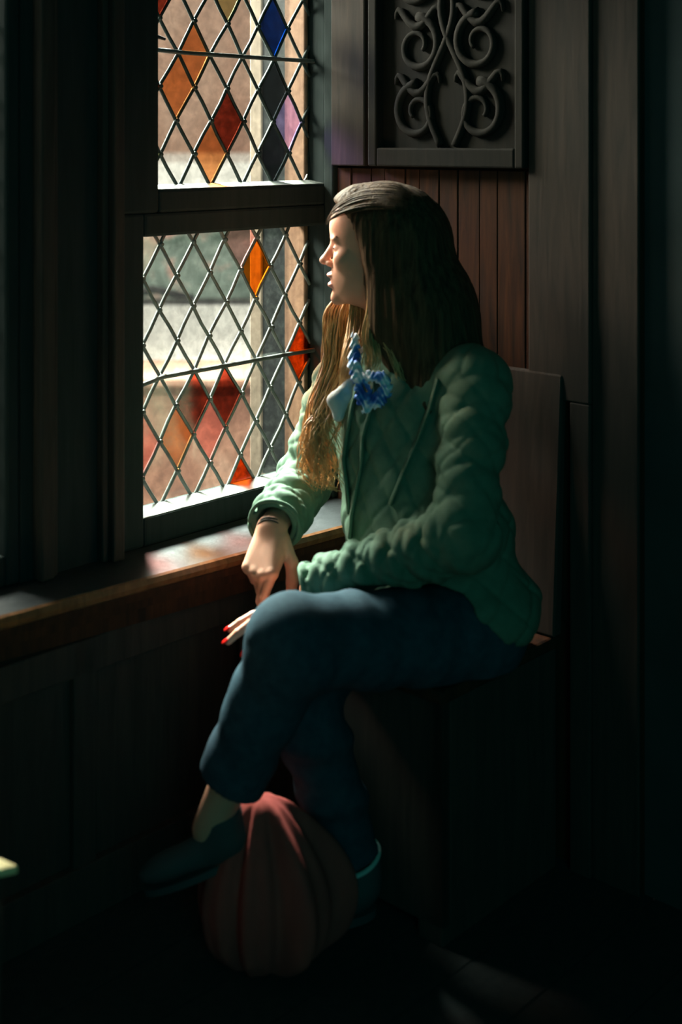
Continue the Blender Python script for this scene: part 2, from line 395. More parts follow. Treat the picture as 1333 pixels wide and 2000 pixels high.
win3 = empty('window_3', W(-1, -.05, LZ0)); tag(win3, kind='structure')
ring(RT0, RT1, LZ0, 1.95, .03, .03, .056, .05, -.085, 0).build('window_frame', M['black_wood'], win3, bevel=.006)
leaded(win3, RT0, RT1, LZ0, 1.95, RT0, .921, P1, H1, {})

# mouldings on the pier left of the window
tr = MB()
for a, b, dd in ((-.52, -.49, .030), (-.49, -.475, .018), (-.375, -.360, .020), (-.360, -.333, .034)): tr.wbox(a, b, 0, dd, .60, 2.0)
struct('trim_1', tr, M['dark_wood'], .004)
cp = MB(); cp.wbox(.2766-.022, .2766-.001, .001, .030, .60, 2.74); struct('trim_2', cp, M['black_wood'], .004)

# window sill: polished board with a rounded nosing and a moulding beneath
sl = MB()
def sd_(t): return .168+(t+.131)*(.168-.121)/(.535)
n = 40; prof = [(0, .600), (None, .600), (None, .597), (None, .588), (None, .578), (None, .574), (0, .574)]
offs = [0, -.006, -.001, .003, -.001, -.008, 0]
rows = []
for i in range(n+1):
    t = -2.75+(B_T-.001+2.75)*i/n; dd = sd_(max(t, -.9)) if t > -.9 else sd_(-.9)
    rows.append([W(t, (0 if q[0] == 0 else dd+o_), q[1]) for q, o_ in zip(prof, offs)])
V = [p for r in rows for p in r]; F = []
k = len(prof)
for i in range(n):
    for j in range(k): q = (j+1) % k; F.append([i*k+j, i*k+q, (i+1)*k+q, (i+1)*k+j])
F.append(list(range(k))); F.append([n*k+j for j in range(k)][::-1])
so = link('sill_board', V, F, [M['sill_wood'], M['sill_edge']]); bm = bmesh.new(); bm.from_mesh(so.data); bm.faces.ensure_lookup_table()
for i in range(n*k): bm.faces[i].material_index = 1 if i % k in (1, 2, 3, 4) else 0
bmesh.ops.recalc_face_normals(bm, faces=bm.faces); bm.to_mesh(so.data); bm.free()
so.name = 'window_sill'; tag(so, 'polished dark oak window sill running under the leaded windows', 'window sill')
um = MB()
for i in range(n):
    ta = -2.75+(B_T-.001+2.75)*i/n; tb = -2.75+(B_T-.001+2.75)*(i+1)/n
    for o1, za, zb in ((-.016, .556, .5735), (-.030, .535, .556), (-.040, .505, .535)):
        da, db = sd_(max(ta, -.9))+o1, sd_(max(tb, -.9))+o1
        um.hexa([W(ta, 0, za), W(tb, 0, za), W(tb, db, za), W(ta, da, za), W(ta, 0, zb), W(tb, 0, zb), W(tb, db, zb), W(ta, da, zb)])
struct('trim_3', um, M['panel_wood'])
dp = MB(); dp.wbox(-2.75, B_T-.001, .001, .085, .001, .504)
for a in np.arange(-2.6, .25, .42):
    dp.wbox(a, a+.05, .085, .10, .001, .504)
dp.wbox(-2.75, B_T-.001, .085, .10, .44, .504); dp.wbox(-2.75, B_T-.001, .085, .105, .001, .10)
struct('trim_4', dp, M['dark_wood'], .003)

# panelled wall: vertical boards, stiles and a carved panel in a frame
def Bbox(mb, d0, d1, o0, o1, z0, z1): return mb.wbox(B_T-o1, B_T-o0, d0, d1, z0, z1)
pb = MB(); x = .035
while x < .64:
    w_ = random.uniform(.035, .07); w_ = min(w_, .645-x); Bbox(pb, x, x+w_-.0025, .0005, .010+random.uniform(0, .004), .47, 1.34); x += w_
struct('trim_5', pb, M['panel_wood'], .0015)
st = MB(); Bbox(st, .031, .13, .0145, .030, 1.345, 2.4); Bbox(st, .56, .70, .0145, .030, .9, 2.4)
Bbox(st, .70, .80, .0145, .022, 0.001, 2.4); Bbox(st, .655, .70, .0145, .030, .001, .9)
struct('trim_6', st, M['dark_wood'], .003)
cpn = empty('carved_panel', W(B_T-.02, .35, 1.345)); tag(cpn, 'dark oak panel carved with scrolling foliage, on the wall above the seated person', 'carved panel')
g = MB()
for a, b, za, zb in ((.150, .175, 1.345, 1.99), (.535, .557, 1.345, 1.99), (.175, .535, 1.345, 1.385), (.175, .535, 1.95, 1.99)): Bbox(g, a, b, .0145, .042, za, zb)
g.build('panel_frame', M['carved_wood'], cpn, bevel=.004)
g = MB(); Bbox(g, .175, .535, .0145, .018, 1.385, 1.95); g.build('panel_ground', M['carved_wood'], cpn)
def scroll(cd, cz, r0, turns, sg, ph):
    return [W(B_T-.022, cd+sg*r0*(1-.75*s)*math.cos(ph+turns*2*PI*s), cz+r0*(1-.75*s)*math.sin(ph+turns*2*PI*s)) for s in np.linspace(0, 1, 36)]
g = MB()
for cz, sg in ((1.46, 1), (1.60, -1), (1.74, 1), (1.87, -1)):
    for cd, s2 in ((.275, 1), (.435, -1)):
        g.tube(scroll(cd, cz, .062, 1.35, sg*s2, PI*.5), list(np.linspace(.011, .005, 36)), 8)
        g.tube([W(B_T-.022, cd+s2*.06*math.cos(a), cz+.06+.02*math.sin(3*a)) for a in np.linspace(0, PI, 14)], [.004+.006*math.sin(q/13*PI) for q in range(14)], 8)
for s2 in (1, -1):
    g.tube([W(B_T-.022, .355+s2*(.018+.035*math.sin(q*9)), 1.39+.55*q) for q in np.linspace(0, 1, 50)], .009, 8)
g.build('carved_foliage', M['carved_wood'], cpn, True)

# bench along the panelled wall
bn = empty('bench', W(.1, .35, 0)); tag(bn, 'dark oak box bench against the panelled wall, under the seated person', 'bench')
BF = B_T-.385
g = MB(); g.wbox(BF-.012, B_T-.031, .108, .635, .425, .45); g.build('seat', M['panel_wood'], bn, bevel=.006)
g = MB(); g.wbox(BF, BF+.02, .108, .627, .03, .425); g.wbox(BF, BF+.022, .57, .627, .0, .43); g.build('front_panel', M['dark_wood'], bn, bevel=.003)
g = MB(); g.wbox(BF+.02, B_T-.031, .60, .627, 0, .4245); g.build('end_panel', M['dark_wood'], bn, bevel=.004)
g = MB(); g.wbox(BF+.02, B_T-.031, .108, .125, 0, .4245); g.build('end_panel', M['dark_wood'], bn, bevel=.004)
g = MB(); g.hexa([W(B_T-.060, .11, .452), W(B_T-.033, .11, .452), W(B_T-.033, .64, .452), W(B_T-.060, .64, .452), W(B_T-.032, .11, .95), W(B_T-.0150, .11, .95), W(B_T-.0150, .64, .95), W(B_T-.032, .64, .95)])
g.build('backrest', M['dark_wood'], bn, bevel=.004)

# ------------------------------------------------------------------ outdoors
gr = MB(); gr.box(-14, 8, 3.2, 16, -.32, -.27); go = gr.build('street', M['road']); tag(go, kind='structure')
fc = MB(); fc.box(-9, 5, 9.2, 9.6, -.26, 6.5); fc.box(-9, 5, 9.1, 9.2, -.26, .3)
fo = fc.build('building', M['facade']); tag(fo, 'pinkish plastered building across the street, seen through the window', 'building')
lw = empty('garden_wall', (-1.2, 4.4, -.26)); tag(lw, 'low red-brown stone wall outside, seen through the lower window', 'wall')
g = MB(); g.box(-3.4, 1.1, 4.35, 4.6, -.269, .60); g.build('masonry', M['redwall'], lw)
g = MB(); g.box(-3.45, 1.1, 4.30, 4.66, .601, .635); g.build('coping', M['redwall'], lw, bevel=.01)
# parked van
car = empty('parked_car', (-1.2, 5.9, -.26)); tag(car, 'white parked car with a big reflecting windscreen beyond the low wall', 'car')
X0, X1 = -2.15, -.22
pr = [(4.92, .0), (4.90, .45), (4.96, .585), (5.10, .635), (5.58, .715), (5.62, .715), (5.62, .0)]
g = MB(); g.prism([(X0, y, z) for y, z in pr], (X1-X0, 0, 0)); g.build('bonnet', M['white_paint'], car, bevel=.03)
pr = [(5.625, .0), (5.625, .72), (6.02, 1.30), (6.12, 1.345), (8.6, 1.345), (8.75, .9), (8.75, .0)]
pr = [(5.63, .0), (5.63, .70), (5.98, 1.22), (6.10, 1.30), (6.6, 1.335), (8.5, 1.32), (8.75, .8), (8.75, .0)]
g = MB(); g.prism([(X0, y, z) for y, z in pr], (X1-X0, 0, 0)); g.build('car_body', M['white_paint'], car, bevel=.03)
g = MB(); g.hexa([(X0+.10, 5.622, .735), (X1-.10, 5.622, .735), (X1-.10, 5.64, .735), (X0+.10, 5.64, .735), (X0+.18, 5.935, 1.20), (X1-.18, 5.935, 1.20), (X1-.18, 5.955, 1.20), (X0+.18, 5.955, 1.20)])
g.build('windscreen', M['screen'], car)
g = MB(); g.tube([(-.95, 5.60, .735), (-.80, 5.62, .78), (-.62, 5.60, .74)], .012, 6); g.tube([(-1.55, 5.60, .735), (-1.3, 5.66, .80), (-1.1, 5.60, .735)], .012, 6); g.build('windscreen_wiper', M['black'], car, True)
g = MB(); g.box(X0+.05, X1-.05, 4.86, 4.905, .40, .580); g.build('grille', M['black'], car)
g = MB(); g.box(X0, X1, 5.57, 5.612, .706, .722); g.build('cowl', M['black'], car)
for wx in (X0+.02, X1-.22):
    for wy in (5.25, 7.9):
        g = MB(); g.tube([(wx, wy, .045), (wx+.2, wy, .045)], .31, 24); g.build('wheel', M['black'], car, True)
# timber reveal and the outward-opened outer casement on the right-hand side of the window
rv = MB(); rv.wbox(.252, .30, -.118, -.086, .58, 2.02); rv.wbox(.2635, .30, -.12, -.0865, .58, 2.02)
rv = MB(); rv.wbox(.2500, .2625, -.119, -.0555, LZ0, LZ1); rv.wbox(.2500, .2625, -.119, -.0555, UZ0, UZ1); rv.wbox(.2500, .2995, -.119, -.1005, .58, 2.02)
struct('trim_7', rv, M['tan_timber'], .002)
oc = empty('outer_casement', W(.27, -.16, .6)); tag(oc, 'pale timber casement with dark glass opened outwards beside the window', 'casement window')
g = MB(); g.wbox(.248, .272, -.233, -.193, .58, 2.02); g.build('stile', M['pale_timber'], oc, bevel=.003)
g = MB(); g.wbox(.252, .262, -.193, -.1195, .62, 1.98); g.build('pane', M['dark_glass'], oc)
for za, zb in ((.58, .6195), (1.9805, 2.02)):
    g = MB(); g.wbox(.248, .270, -.1925, -.1195, za, zb); g.build('rail', M['pale_timber'], oc)

# ------------------------------------------------------------------ the person
who = empty('person', (.12, 2.45, 0))
tag(who, 'seated woman in a green quilted jacket and dark jeans looking out of the window', 'person')
def V3(*a): return np.array(a, float)
Sh_L, El_L, Wr_L = at(935, 745, 2.42), at(905, 1045, 2.31), at(610, 1150, 2.385)
Sh_R, El_R, Wr_R = at(668, 752, 2.66), at(598, 935, 2.70), at(532, 1030, 2.50)
Hip_L, Kn_L, An_L = V3(.245, 2.42, .505), at(572, 1256, 2.20), at(408, 1618, 2.25)
Hip_R, Kn_R, An_R = V3(.125, 2.56, .505), at(575, 1315, 2.31), at(693, 1690, 2.385)
FB = unit((-.69, -.72, 0)); LB = unit((.72, -.69, 0)); RB = np.array([FB, LB, (0, 0, 1)])

# head frame
HO = at(735, 480, 2.58); hx = unit((-.985, .15, -.03)); hy = unit(np.cross((0, 0, 1), hx)); hz = np.cross(hx, hy)
HR = np.array([hx, hy, hz])
def Hl(x, y, z): return HO+hx*x+hy*y+hz*z
def head_sdf(P):
    q = ((P-HO)@HR.T)
    q[..., 1] = q[..., 1]
    s = ell(q, (-.005, 0, .033), (.092, .071, .084))
    s = smin(s, ell(q, (.030, 0, .040), (.052, .058, .052)), .02)
    s = smin(s, ell(q, (.036, 0, -.035), (.048, .053, .072)), .02)
    s = smin(s, ell(q, (.040, 0, -.078), (.044, .040, .034)), .02)
    s = smin(s, ell(q, (.078, 0, -.100), (.014, .018, .014)), .014)
    for y in (-1, 1):
        s = smin(s, ell(q, (.056, y*.036, -.022), (.022, .020, .020)), .015)
        s = smax(s, -ell(q, (.094, y*.031, .000), (.019, .017, .012)), .012)
        s = smin(s, ell(q, (.066, y*.031, -.001), (.0125, .0135, .0115)), .003)
        s = smin(s, ell(q, (.074, y*.022, .017), (.009, .022, .006)), .010)
        s = smin(s, ell(q, (.090, y*.0095, -.032), (.0085, .0062, .0062)), .005)
        s = smin(s, ell(q, (-.012, y*.072, -.012), (.016, .006, .028)), .004)
    s = smin(s, cone(q, (.076, 0, .014), (.1005, 0, -.024), .0065, .0080), .009)
    s = smin(s, ell(q, (.1035, 0, -.0265), (.0085, .0085, .0075)), .005)
    s = smin(s, ell(q, (.066, 0, -.058), (.023, .030, .026)), .012)
    s = smin(s, ell(q, (.0875, 0, -.0545), (.0105, .021, .0058)), .004)
    s = smin(s, ell(q, (.0865, 0, -.0735), (.0105, .018, .0065)), .004)
    for y in (-1, 1): s = smax(s, -ell(q, (.0965, y*.0065, -.0375), (.005, .0032, .003)), .002)
    s = smin(s, cone(q, (-.012, 0, -.05), (-.055, 0, -.20), .050, .054), .03)
    return s
lo = HO-np.array([.17, .12, .22]); hi = HO+np.array([.15, .12, .14])
parts = [nets(head_sdf, lo, hi, .0022)]
# coarse torso, arms and legs, hidden by the clothes except at ankles
def body_sdf(P):
    s = ell(P, (.14, 2.53, .80), (.09, .14, .20), RB); s = smin(s, ell(P, (.18, 2.49, .57), (.10, .145, .12), RB), .05)
    s = smin(s, cone(P, Sh_L, Sh_R, .045, .045), .04)
    for a, b, ra, rb in ((Sh_L, El_L, .042, .034), (El_L, Wr_L, .034, .024), (Sh_R, El_R, .042, .034), (El_R, Wr_R, .034, .024),
                         (Hip_L, Kn_L, .07, .05), (Hip_R, Kn_R, .07, .05), (Kn_L, An_L, .048, .029), (Kn_R, An_R, .045, .030)):
        s = smin(s, cone(P, a, b, ra, rb), .02)
    s = smin(s, cone(P, Hl(-.03, 0, -.12), (.14, 2.54, .93), .048, .06), .03)
    return s
parts.append(nets(body_sdf, (-.32, 2.05, .05), (.42, 2.82, 1.12), .008))

def hand(wr, D, Nn, thumb_sign, curls, spread, thumb, nails=False, scale=1.0, fore=None):
    """D towards the fingers, Nn out of the back of the hand; thumb_sign picks the thumb side. Returns sdf, bounds, nail frames."""
    D = unit(D); Nn = unit(Nn-D*(Nn@D)); S = np.cross(D, Nn)*thumb_sign
    segs = []; tips = []
    fing = [(.024, .080, (.040, .025, .020), .0088), (.0085, .084, (.045, .029, .021), .0090), (-.008, .080, (.041, .026, .020), .0084), (-.0235, .072, (.032, .020, .018), .0074)]
    pal = []
    for (sy, L, ph, r), cu, sp in zip(fing, curls, spread):
        base = wr+(D*L+S*sy+Nn*.004)*scale; pal.append((wr+S*sy*.55*scale, base, .0125*scale, .0105*scale))
        p = base; ang = 0; lat = sp
        for kk, (l, c) in enumerate(zip(ph, cu)):
            ang += c; d = (D*math.cos(ang)-Nn*math.sin(ang)); d = unit(d+S*lat); lat *= .8
            q = p+d*l*scale; r0 = r*scale*(1-.10*kk); segs.append((p, q, r0, r0*.9)); p0 = p; p = q
        nn = unit(np.cross(np.cross(d, Nn*math.cos(ang)+D*math.sin(ang)), d)); tips.append((p, d, nn, r0*.9))
    tb = wr+(D*.018+S*.020-Nn*.006)*scale; t1 = tb+unit(D*thumb[0][0]+S*thumb[0][1]+Nn*thumb[0][2])*.040*scale
    t2 = t1+unit(D*thumb[1][0]+S*thumb[1][1]+Nn*thumb[1][2])*.030*scale; t3 = t2+unit(D*thumb[2][0]+S*thumb[2][1]+Nn*thumb[2][2])*.025*scale
    th = [(tb, t1, .0145*scale, .0105*scale), (t1, t2, .0105*scale, .0092*scale), (t2, t3, .0092*scale, .0080*scale)]
    fo_ = fore if fore is not None else wr-D*.09
    def f(P):
        s = cone(P, fo_, wr, .027*scale, .0225*scale)
        for a, b, ra, rb in pal: s = smin(s, cone(P, a, b, ra, rb), .012*scale)
        s = smin(s, ell(P, wr+(D*.045-Nn*.006)*scale, (.044*scale, .032*scale, .013*scale), np.array([D, S, Nn])), .012*scale)
        for a, b, ra, rb in segs: s = smin(s, cone(P, a, b, ra, rb), .0022)
        for a, b, ra, rb in th: s = smin(s, cone(P, a, b, ra, rb), .006)
        for (sy, L, ph, r) in fing:      # knuckles
            s = smin(s, ell(P, wr+(D*L+S*sy+Nn*.0085)*scale, (.008, .0065, .005), np.array([D, S, Nn])), .006)
        return s
    pts = np.array([x for s_ in segs+th for x in s_[:2]]+[wr, fo_]); return f, pts.min(0)-.03, pts.max(0)+.03, tips
R_D = np.array([-.020, -.055, -.074]); R_N = np.array([-.38, -.72, .55])
fR, loR, hiR, tR = hand(Wr_R, R_D, R_N, 1, [(.35, .35, .2), (.75, .7, .3), (1.15, 1.1, .5), (1.25, 1.2, .5)], (-.34, -.22, -.08, 0),
                        [(.75, .45, -.45), (.9, .10, -.4), (.9, -.05, -.35)], fore=El_R*.45+Wr_R*.55)
sgn = 1
if (np.cross(unit(R_D), unit(R_N)))[0] < 0: sgn = -1
fR, loR, hiR, tR = hand(Wr_R, R_D, R_N, sgn, [(.35, .35, .2), (.75, .7, .3), (1.15, 1.1, .5), (1.25, 1.2, .5)], (-.34, -.22, -.08, 0),
                        [(.75, .45, -.45), (.9, .10, -.4), (.9, -.05, -.35)], fore=El_R*.45+Wr_R*.55, scale=1.12)
parts.append(nets(fR, loR, hiR, .0016))
WL = Wr_L+V3(.014, 0, -.022)
L_D = at(480, 1222, 2.335)-WL; L_N = np.array([-.25, -.15, .9])
sg2 = -1 if np.cross(unit(L_D), unit(L_N))[1] < 0 else 1   # thumb on the far side, away from the camera
fL, loL, hiL, tL = hand(WL, L_D, L_N, -sg2*-1, [(.05, .15, .1), (.15, .2, .1), (.35, .3, .2), (.4, .3, .2)], (0, 0, -.05, -.1),
                        [(.6, .5, -.5), (.8, .3, -.4), (.9, .1, -.3)], fore=El_L*.3+Wr_L*.7)
parts.append(nets(fL, loL, hiL, .0018))
V, F = add_mesh(parts)
body = fast_link('body', V, F, [M['skin'], M['lip']], who)
# lips get their own colour
q = (V-HO)@HR.T
inl = (((q[:, 0] > .078) & (np.abs(q[:, 1]) < .021)) & (((np.abs(q[:, 2]+.0545) < .0062)) | (np.abs(q[:, 2]+.0735) < .0072)))
mi = np.zeros(len(F), np.int32); mi[inl[F].all(1)] = 1; body.data.polygons.foreach_set('material_index', mi)
for tip in tL+tR:
    p, d, nn, r = tip; side = np.cross(d, nn)
    Vn, Fn = nets(lambda P: ell(P, p+nn*r*.62+d*.003, (.0085, .0058, .0030), np.array([d, side, nn])), p-.02, p+.02, .0011)
    fast_link('fingernail', Vn, Fn, M['nail'], body)
for y in (-1, 1):
    c = Hl(.0705, y*.031, -.0005)
    Vn, Fn = nets(lambda P: ell(P, c, (.0095, .0095, .0050), HR), c-.015, c+.015, .0012); fast_link('eye', Vn, Fn, M['eye'], body)
    g = MB(); g.tube([Hl(.083-.004*abs(s-.4)-.012*s*s, y*(.012+.036*s), .0215+.004*math.sin(s*PI)) for s in np.linspace(0, 1, 10)], [.0012+.0016*math.sin(PI*min(1, .2+s)) for s in np.linspace(0, 1, 10)], 6)
    g.build('eyebrow', M['hair_shaded'], body, True)

# jacket
def wr_mod(n, p, depth, amp, f1, seed):
    def m(s, th):
        w = amp*1.9*((np.abs(np.sin(PI*s/f1+1.1*np.sin(th+seed)+seed))**.75-.6)+.55*(np.abs(np.sin(PI*s/(f1*.61)-.9*np.cos(th*2+seed)+2*seed))**.75-.6))
        return w+quilt(s, th, n, p, depth)
    return m
def torso_mod(z, th): return quilt(z, th, 12, .088, .0045)+.003*np.sin(z*55+3*np.sin(th*3))
def jacket_sdf(P):
    P = P.astype(np.float32)
    s = ell(P, (.125, 2.545, .815), (.110, .158, .195), RB, torso_mod)
    s = smin(s, ell(P, (.165, 2.505, .655), (.135, .178, .165), RB, torso_mod), .05)
    s = smin(s, ell(P, (.200, 2.485, .545), (.145, .190, .100), RB, torso_mod), .04)
    s = smin(s, cone(P, Sh_L+V3(-.02, .02, -.005), Sh_R+V3(.02, -.02, -.005), .058, .055), .05)
    s = smin(s, cone(P, (.125, 2.56, .93), Hl(-.052, 0, -.185), .075, .066), .04)
    # keep it above the lap and the seat
    s = smax(s, .462-P[..., 2], .01)
    lap = np.minimum(cone(P, Hip_L+V3(0, 0, .0), Kn_L, .094, .079), cone(P, Hip_R, Kn_R, .088, .07))
    s = smin(s, cone(P, Sh_L, El_L, .062, .058, wr_mod(5, .07, .003, .0045, .085, 1.3)), .03)
    s = smin(s, cone(P, El_L, Wr_L, .060, .047, wr_mod(5, .06, .004, .0055, .055, .4)), .02)
    s = smin(s, cone(P, Sh_R, El_R, .060, .056, wr_mod(5, .07, .003, .0045, .08, 2.2)), .03)
    s = smin(s, cone(P, El_R, Wr_R+(El_R-Wr_R)*.10, .054, .050, wr_mod(5, .055, .0035, .005, .05, 3.1)), .02)
    s = s-.0045*fold_noise(P, 22)-.0018*fold_noise(P, 60)
    # cut the round ends flat and hollow out the cuffs
    for e, w_, sh in ((El_L, Wr_L, .004), (El_R, Wr_R, -.010)):
        ax = unit(w_-e); pl = (P-w_)@ax-sh
        near = np.linalg.norm(P-w_, axis=-1)-.085
        s = np.where(near < 0, smax(s, pl, .006), s)
        s = smax(s, -cone(P, w_-ax*.045, w_+ax*.06, .030, .043), .004)
    s = smax(s, -(lap-.002), .006)
    return s
Vj, Fj = nets(jacket_sdf, (-.26, 2.18, .44), (.46, 2.83, 1.06), .0036)
jk = fast_link('jacket', Vj, Fj, M['jacket'], who)
def on_front(fn, z, lat, lift=.003):   # march from in front of the chest onto the jacket
    a = np.array([.13, 2.54, z])+LB*lat+FB*.30
    for _ in range(60):
        d = float(fn(a[None, None, :])[0, 0]); a = a-FB*max(d*.7, .0004)
        if d < .001: break
    return a+FB*lift
for lats, name_, w_ in (([(.955, -.010), (.90, -.012), (.85, -.016), (.80, -.022), (.75, -.030), (.70, -.040), (.66, -.045)], 'zip_placket', .012),
                        ([(.955, -.055), (.90, -.060), (.85, -.066), (.80, -.072), (.75, -.066), (.70, -.054)], 'front_band', .014),
                        ([(.97, .125), (.92, .110), (.86, .092), (.80, .075), (.74, .055)], 'shoulder_seam', .010)):
    g = MB(); g.tube([on_front(jacket_sdf, z, l) for z, l in lats], w_, 10, flat=.35); g.build(name_, M['jacket'], jk, True)
zp = on_front(jacket_sdf, .945, -.010, .016)
g = MB(); g.tube([zp+V3(0, 0, .01), zp, zp-V3(0, 0, .012)], [.003, .005, .003], 8); g.build('zip_pull', M['brass'], jk, True)
for e, w_, r_ in ((El_L, Wr_L, .046), (El_R, Wr_R-unit(Wr_R-El_R)*.012, .049)):
    ax = unit(w_-e); a = unit(np.cross(ax, (0, 0, 1))); b = np.cross(ax, a)
    ringp = [w_+a*r_*math.cos(t)+b*r_*math.sin(t)+ax*.003*math.sin(3*t) for t in np.linspace(0, 2*PI, 40)]
    g = MB(); g.tube(ringp, .0042, 8); g.build('cuff_hem', M['jacket'], jk, True)

# trousers
def leg_mod(seed, amp=.004):
    return lambda s, th: amp*np.sin(2*PI*s/.12+1.8*np.sin(th+seed)+seed)+amp*.5*np.sin(2*PI*s/.06+th*2+seed)
def trouser_sdf(P):
    hemL = Kn_L+(An_L-Kn_L)*.73; hemR = Kn_R+(An_R-Kn_R)*.93
    s = cone(P, Hip_L, Kn_L, .092, .074, leg_mod(.5, .003)); s = smin(s, cone(P, Kn_L, hemL, .070, .057, leg_mod(1.7, .0022)), .03)
    r = cone(P, Hip_R, Kn_R, .086, .068, leg_mod(2.5)); r = smin(r, cone(P, Kn_R, hemR, .068, .054, leg_mod(.7)), .03)
    s = smin(s, r, .008); s = smin(s, ell(P, (.195, 2.485, .53), (.115, .165, .075), RB), .04)
    for k_, a_ in ((Kn_L, hemL), (Kn_R, hemR)):
        ax = unit(a_-k_); near = np.linalg.norm(P-a_, axis=-1)-.09
        s = np.where(near < 0, smax(s, (P-a_)@ax, .003), s); s = smax(s, -cone(P, a_-ax*.05, a_+ax*.08, .040, .047), .003)
    s = s-.002*fold_noise(P, 25)
    return smax(s, np.where(((P-W0)@U) > BF-.03, .4515-P[..., 2], -1), .004)
Vt, Ft = nets(trouser_sdf, (-.36, 2.06, .06), (.42, 2.72, .68), .005)
fast_link('trousers', Vt, Ft, M['denim'], who)

# shoes
def shoe(an, toe, name_, k=1.0):
    d = unit((toe-an)*V3(1, 1, 1)); up = V3(0, 0, 1); up = unit(up-d*(up@d)); sd = np.cross(up, d); R = np.array([d, sd, up])
    c = an-up*.055*k+d*.06*k
    def f(P):
        s = ell(P, c+d*.06*k, np.array((.085, .043, .030))*k, R); s = smin(s, ell(P, c-d*.045*k, np.array((.05, .034, .038))*k, R), .04)
        s = smin(s, cone(P, an-up*.03-d*.01, an-up*.004-d*.012, .040, .037), .02)
        s = smax(s, -cone(P, an-d*.012-up*.005, an+up*.05-d*.012, .028, .032), .003)
        return smax(s, -((P-c)@up)-.032*k, .006)
    Vs, Fs = nets(f, an-np.array([.24, .24, .15]), an+np.array([.24, .24, .08]), .005); o = fast_link(name_, Vs, Fs, M['shoe'], who)
    g = MB(); n_ = 36; ol = []
    for i in range(n_):
        t = 2*PI*i/n_; ol.append(c+k*(d*(.02+.125*math.cos(t))+sd*(.042-.001*math.cos(t))*math.sin(t)-up*.045))
    g.prism(ol, up*.016*k); g.build('sole', M['white_rubber'] if name_ == 'x' else M['shoe'], o)
    return o
shoe(An_L+V3(.01, 0, .015), An_L+V3(-.11, -.01, -.03), 'shoe', .74)
s2 = shoe(An_R+V3(0, 0, .0), An_R+V3(-.14, -.04, 0.002), 'shoe', .92)
g = MB(); a_ = Kn_R+(An_R-Kn_R)*.955; ax = unit(An_R-Kn_R); e1 = unit(np.cross(ax, (0, 1, 0))); e2 = np.cross(ax, e1)
g.tube([a_+e1*.050*math.cos(t)+e2*.050*math.sin(t) for t in np.linspace(0, 2*PI, 40)], .0045, 8); g.build('trouser_turn_up', M['white_rubber'], who, True)

# bracelet
ax = unit(unit(R_D)+unit(Wr_R-El_R)); a = unit(np.cross(ax, (0, 0, 1))); b = np.cross(ax, a); wc = Wr_R+unit(R_D)*.004
g = MB()
for o_ in (0, .005): g.tube([wc+ax*(o_+.004*math.sin(t))+a*.0262*math.cos(t)+b*.0262*math.sin(t) for t in np.linspace(0, 2*PI, 40)], .0022, 8)
g.build('bracelet', M['dark_wood'], who, True)

# scarf and shirt collar
def scarf_sdf(P):
    s = cone(P, at(694, 655, 2.50), at(693, 712, 2.485), .007, .012)
    ch = [(693, 712, 2.475, .013), (700, 738, 2.462, .013), (722, 735, 2.452, .009), (748, 738, 2.440, .011), (757, 758, 2.436, .011), (740, 782, 2.438, .012), (718, 790, 2.445, .010), (705, 778, 2.452, .009), (700, 738, 2.462, .010)]
    for p, q_ in zip(ch, ch[1:]): s = smin(s, cone(P, at(*p[:3]), at(*q_[:3]), p[3], q_[3]), .004)
    s = smin(s, cone(P, at(722, 785, 2.442), at(712, 803, 2.436), .008, .004), .004)
    s = smin(s, cone(P, at(716, 745, 2.452), at(726, 785, 2.444), .005, .006), .004)
    return s-.004*fold_noise(P, 170)-.0025*np.sin(P[..., 2]*420+6*np.sin(P[..., 0]*160))
Vs, Fs = nets(scarf_sdf, at(660, 640, 2.5)-V3(.02, .09, .20), at(800, 640, 2.5)+V3(.03, .04, .02), .0022)
fast_link('scarf', Vs, Fs, M['scarf'], who)
def flap_sdf(P):
    s = cone(P, at(684, 748, 2.50), at(656, 782, 2.49), .009, .014); s = smin(s, cone(P, at(656, 782, 2.49), at(661, 815, 2.485), .015, .008), .01)
    s = smin(s, cone(P, at(676, 770, 2.495), at(661, 812, 2.487), .012, .007), .01)
    return s-.002*fold_noise(P, 90)
Vs, Fs = nets(flap_sdf, at(640, 835, 2.5)-V3(.03, .05, .02), at(700, 730, 2.5)+V3(.03, .05, .02), .0025)
fast_link('shirt_collar', Vs, Fs, M['grey_cloth'], who)

# hair: a combed mass plus separate locks
def hair_sdf(P):
    q = (P-HO)@HR.T; x, y, z = q[..., 0], q[..., 1], q[..., 2]
    s = ell(q, (-.018, 0, .030), (.108, .086, .093))
    s = smin(s, ell(q, (.035, 0, .080), (.045, .060, .034)), .02)
    s = smin(s, cone(q, (-.055, .01, -.01), (-.085, .02, -.13), .092, .098), .05)
    s = smin(s, cone(q, (-.085, .02, -.13), (-.13, .05, -.27), .098, .085), .05)
    s = smin(s, cone(q, (-.13, .05, -.27), (-.17, .03, -.38), .085, .04), .05)
    s = smin(s, cone(q, (-.012, .074, -.02), (-.020, .078, -.15), .022, .024), .02)
    s = smin(s, cone(q, (-.020, .078, -.15), (-.055, .085, -.265), .024, .012), .02)
    s = smin(s, cone(q, (-.010, -.070, -.02), (.030, -.060, -.15), .02, .018), .02)
    xb = np.interp(z, [-.5, -.30, -.15, -.08, 0, .045, .075, .095, .13], [.0, -.01, .012, .016, .022, .034, .060, .085, .1])
    s = smax(s, x-xb, .012)
    th = np.arctan2(y, x+.02); G_ = np.stack([th*.30, z*.22, x*.15], -1); s = s-.0030*fold_noise(G_, 95)-.0018*fold_noise(G_, 240)
    s = s-.004*fold_noise(q*np.array([1, 1, .3]), 50)
    s = smax(s, -(head_sdf(P)-.001), .002)
    return s
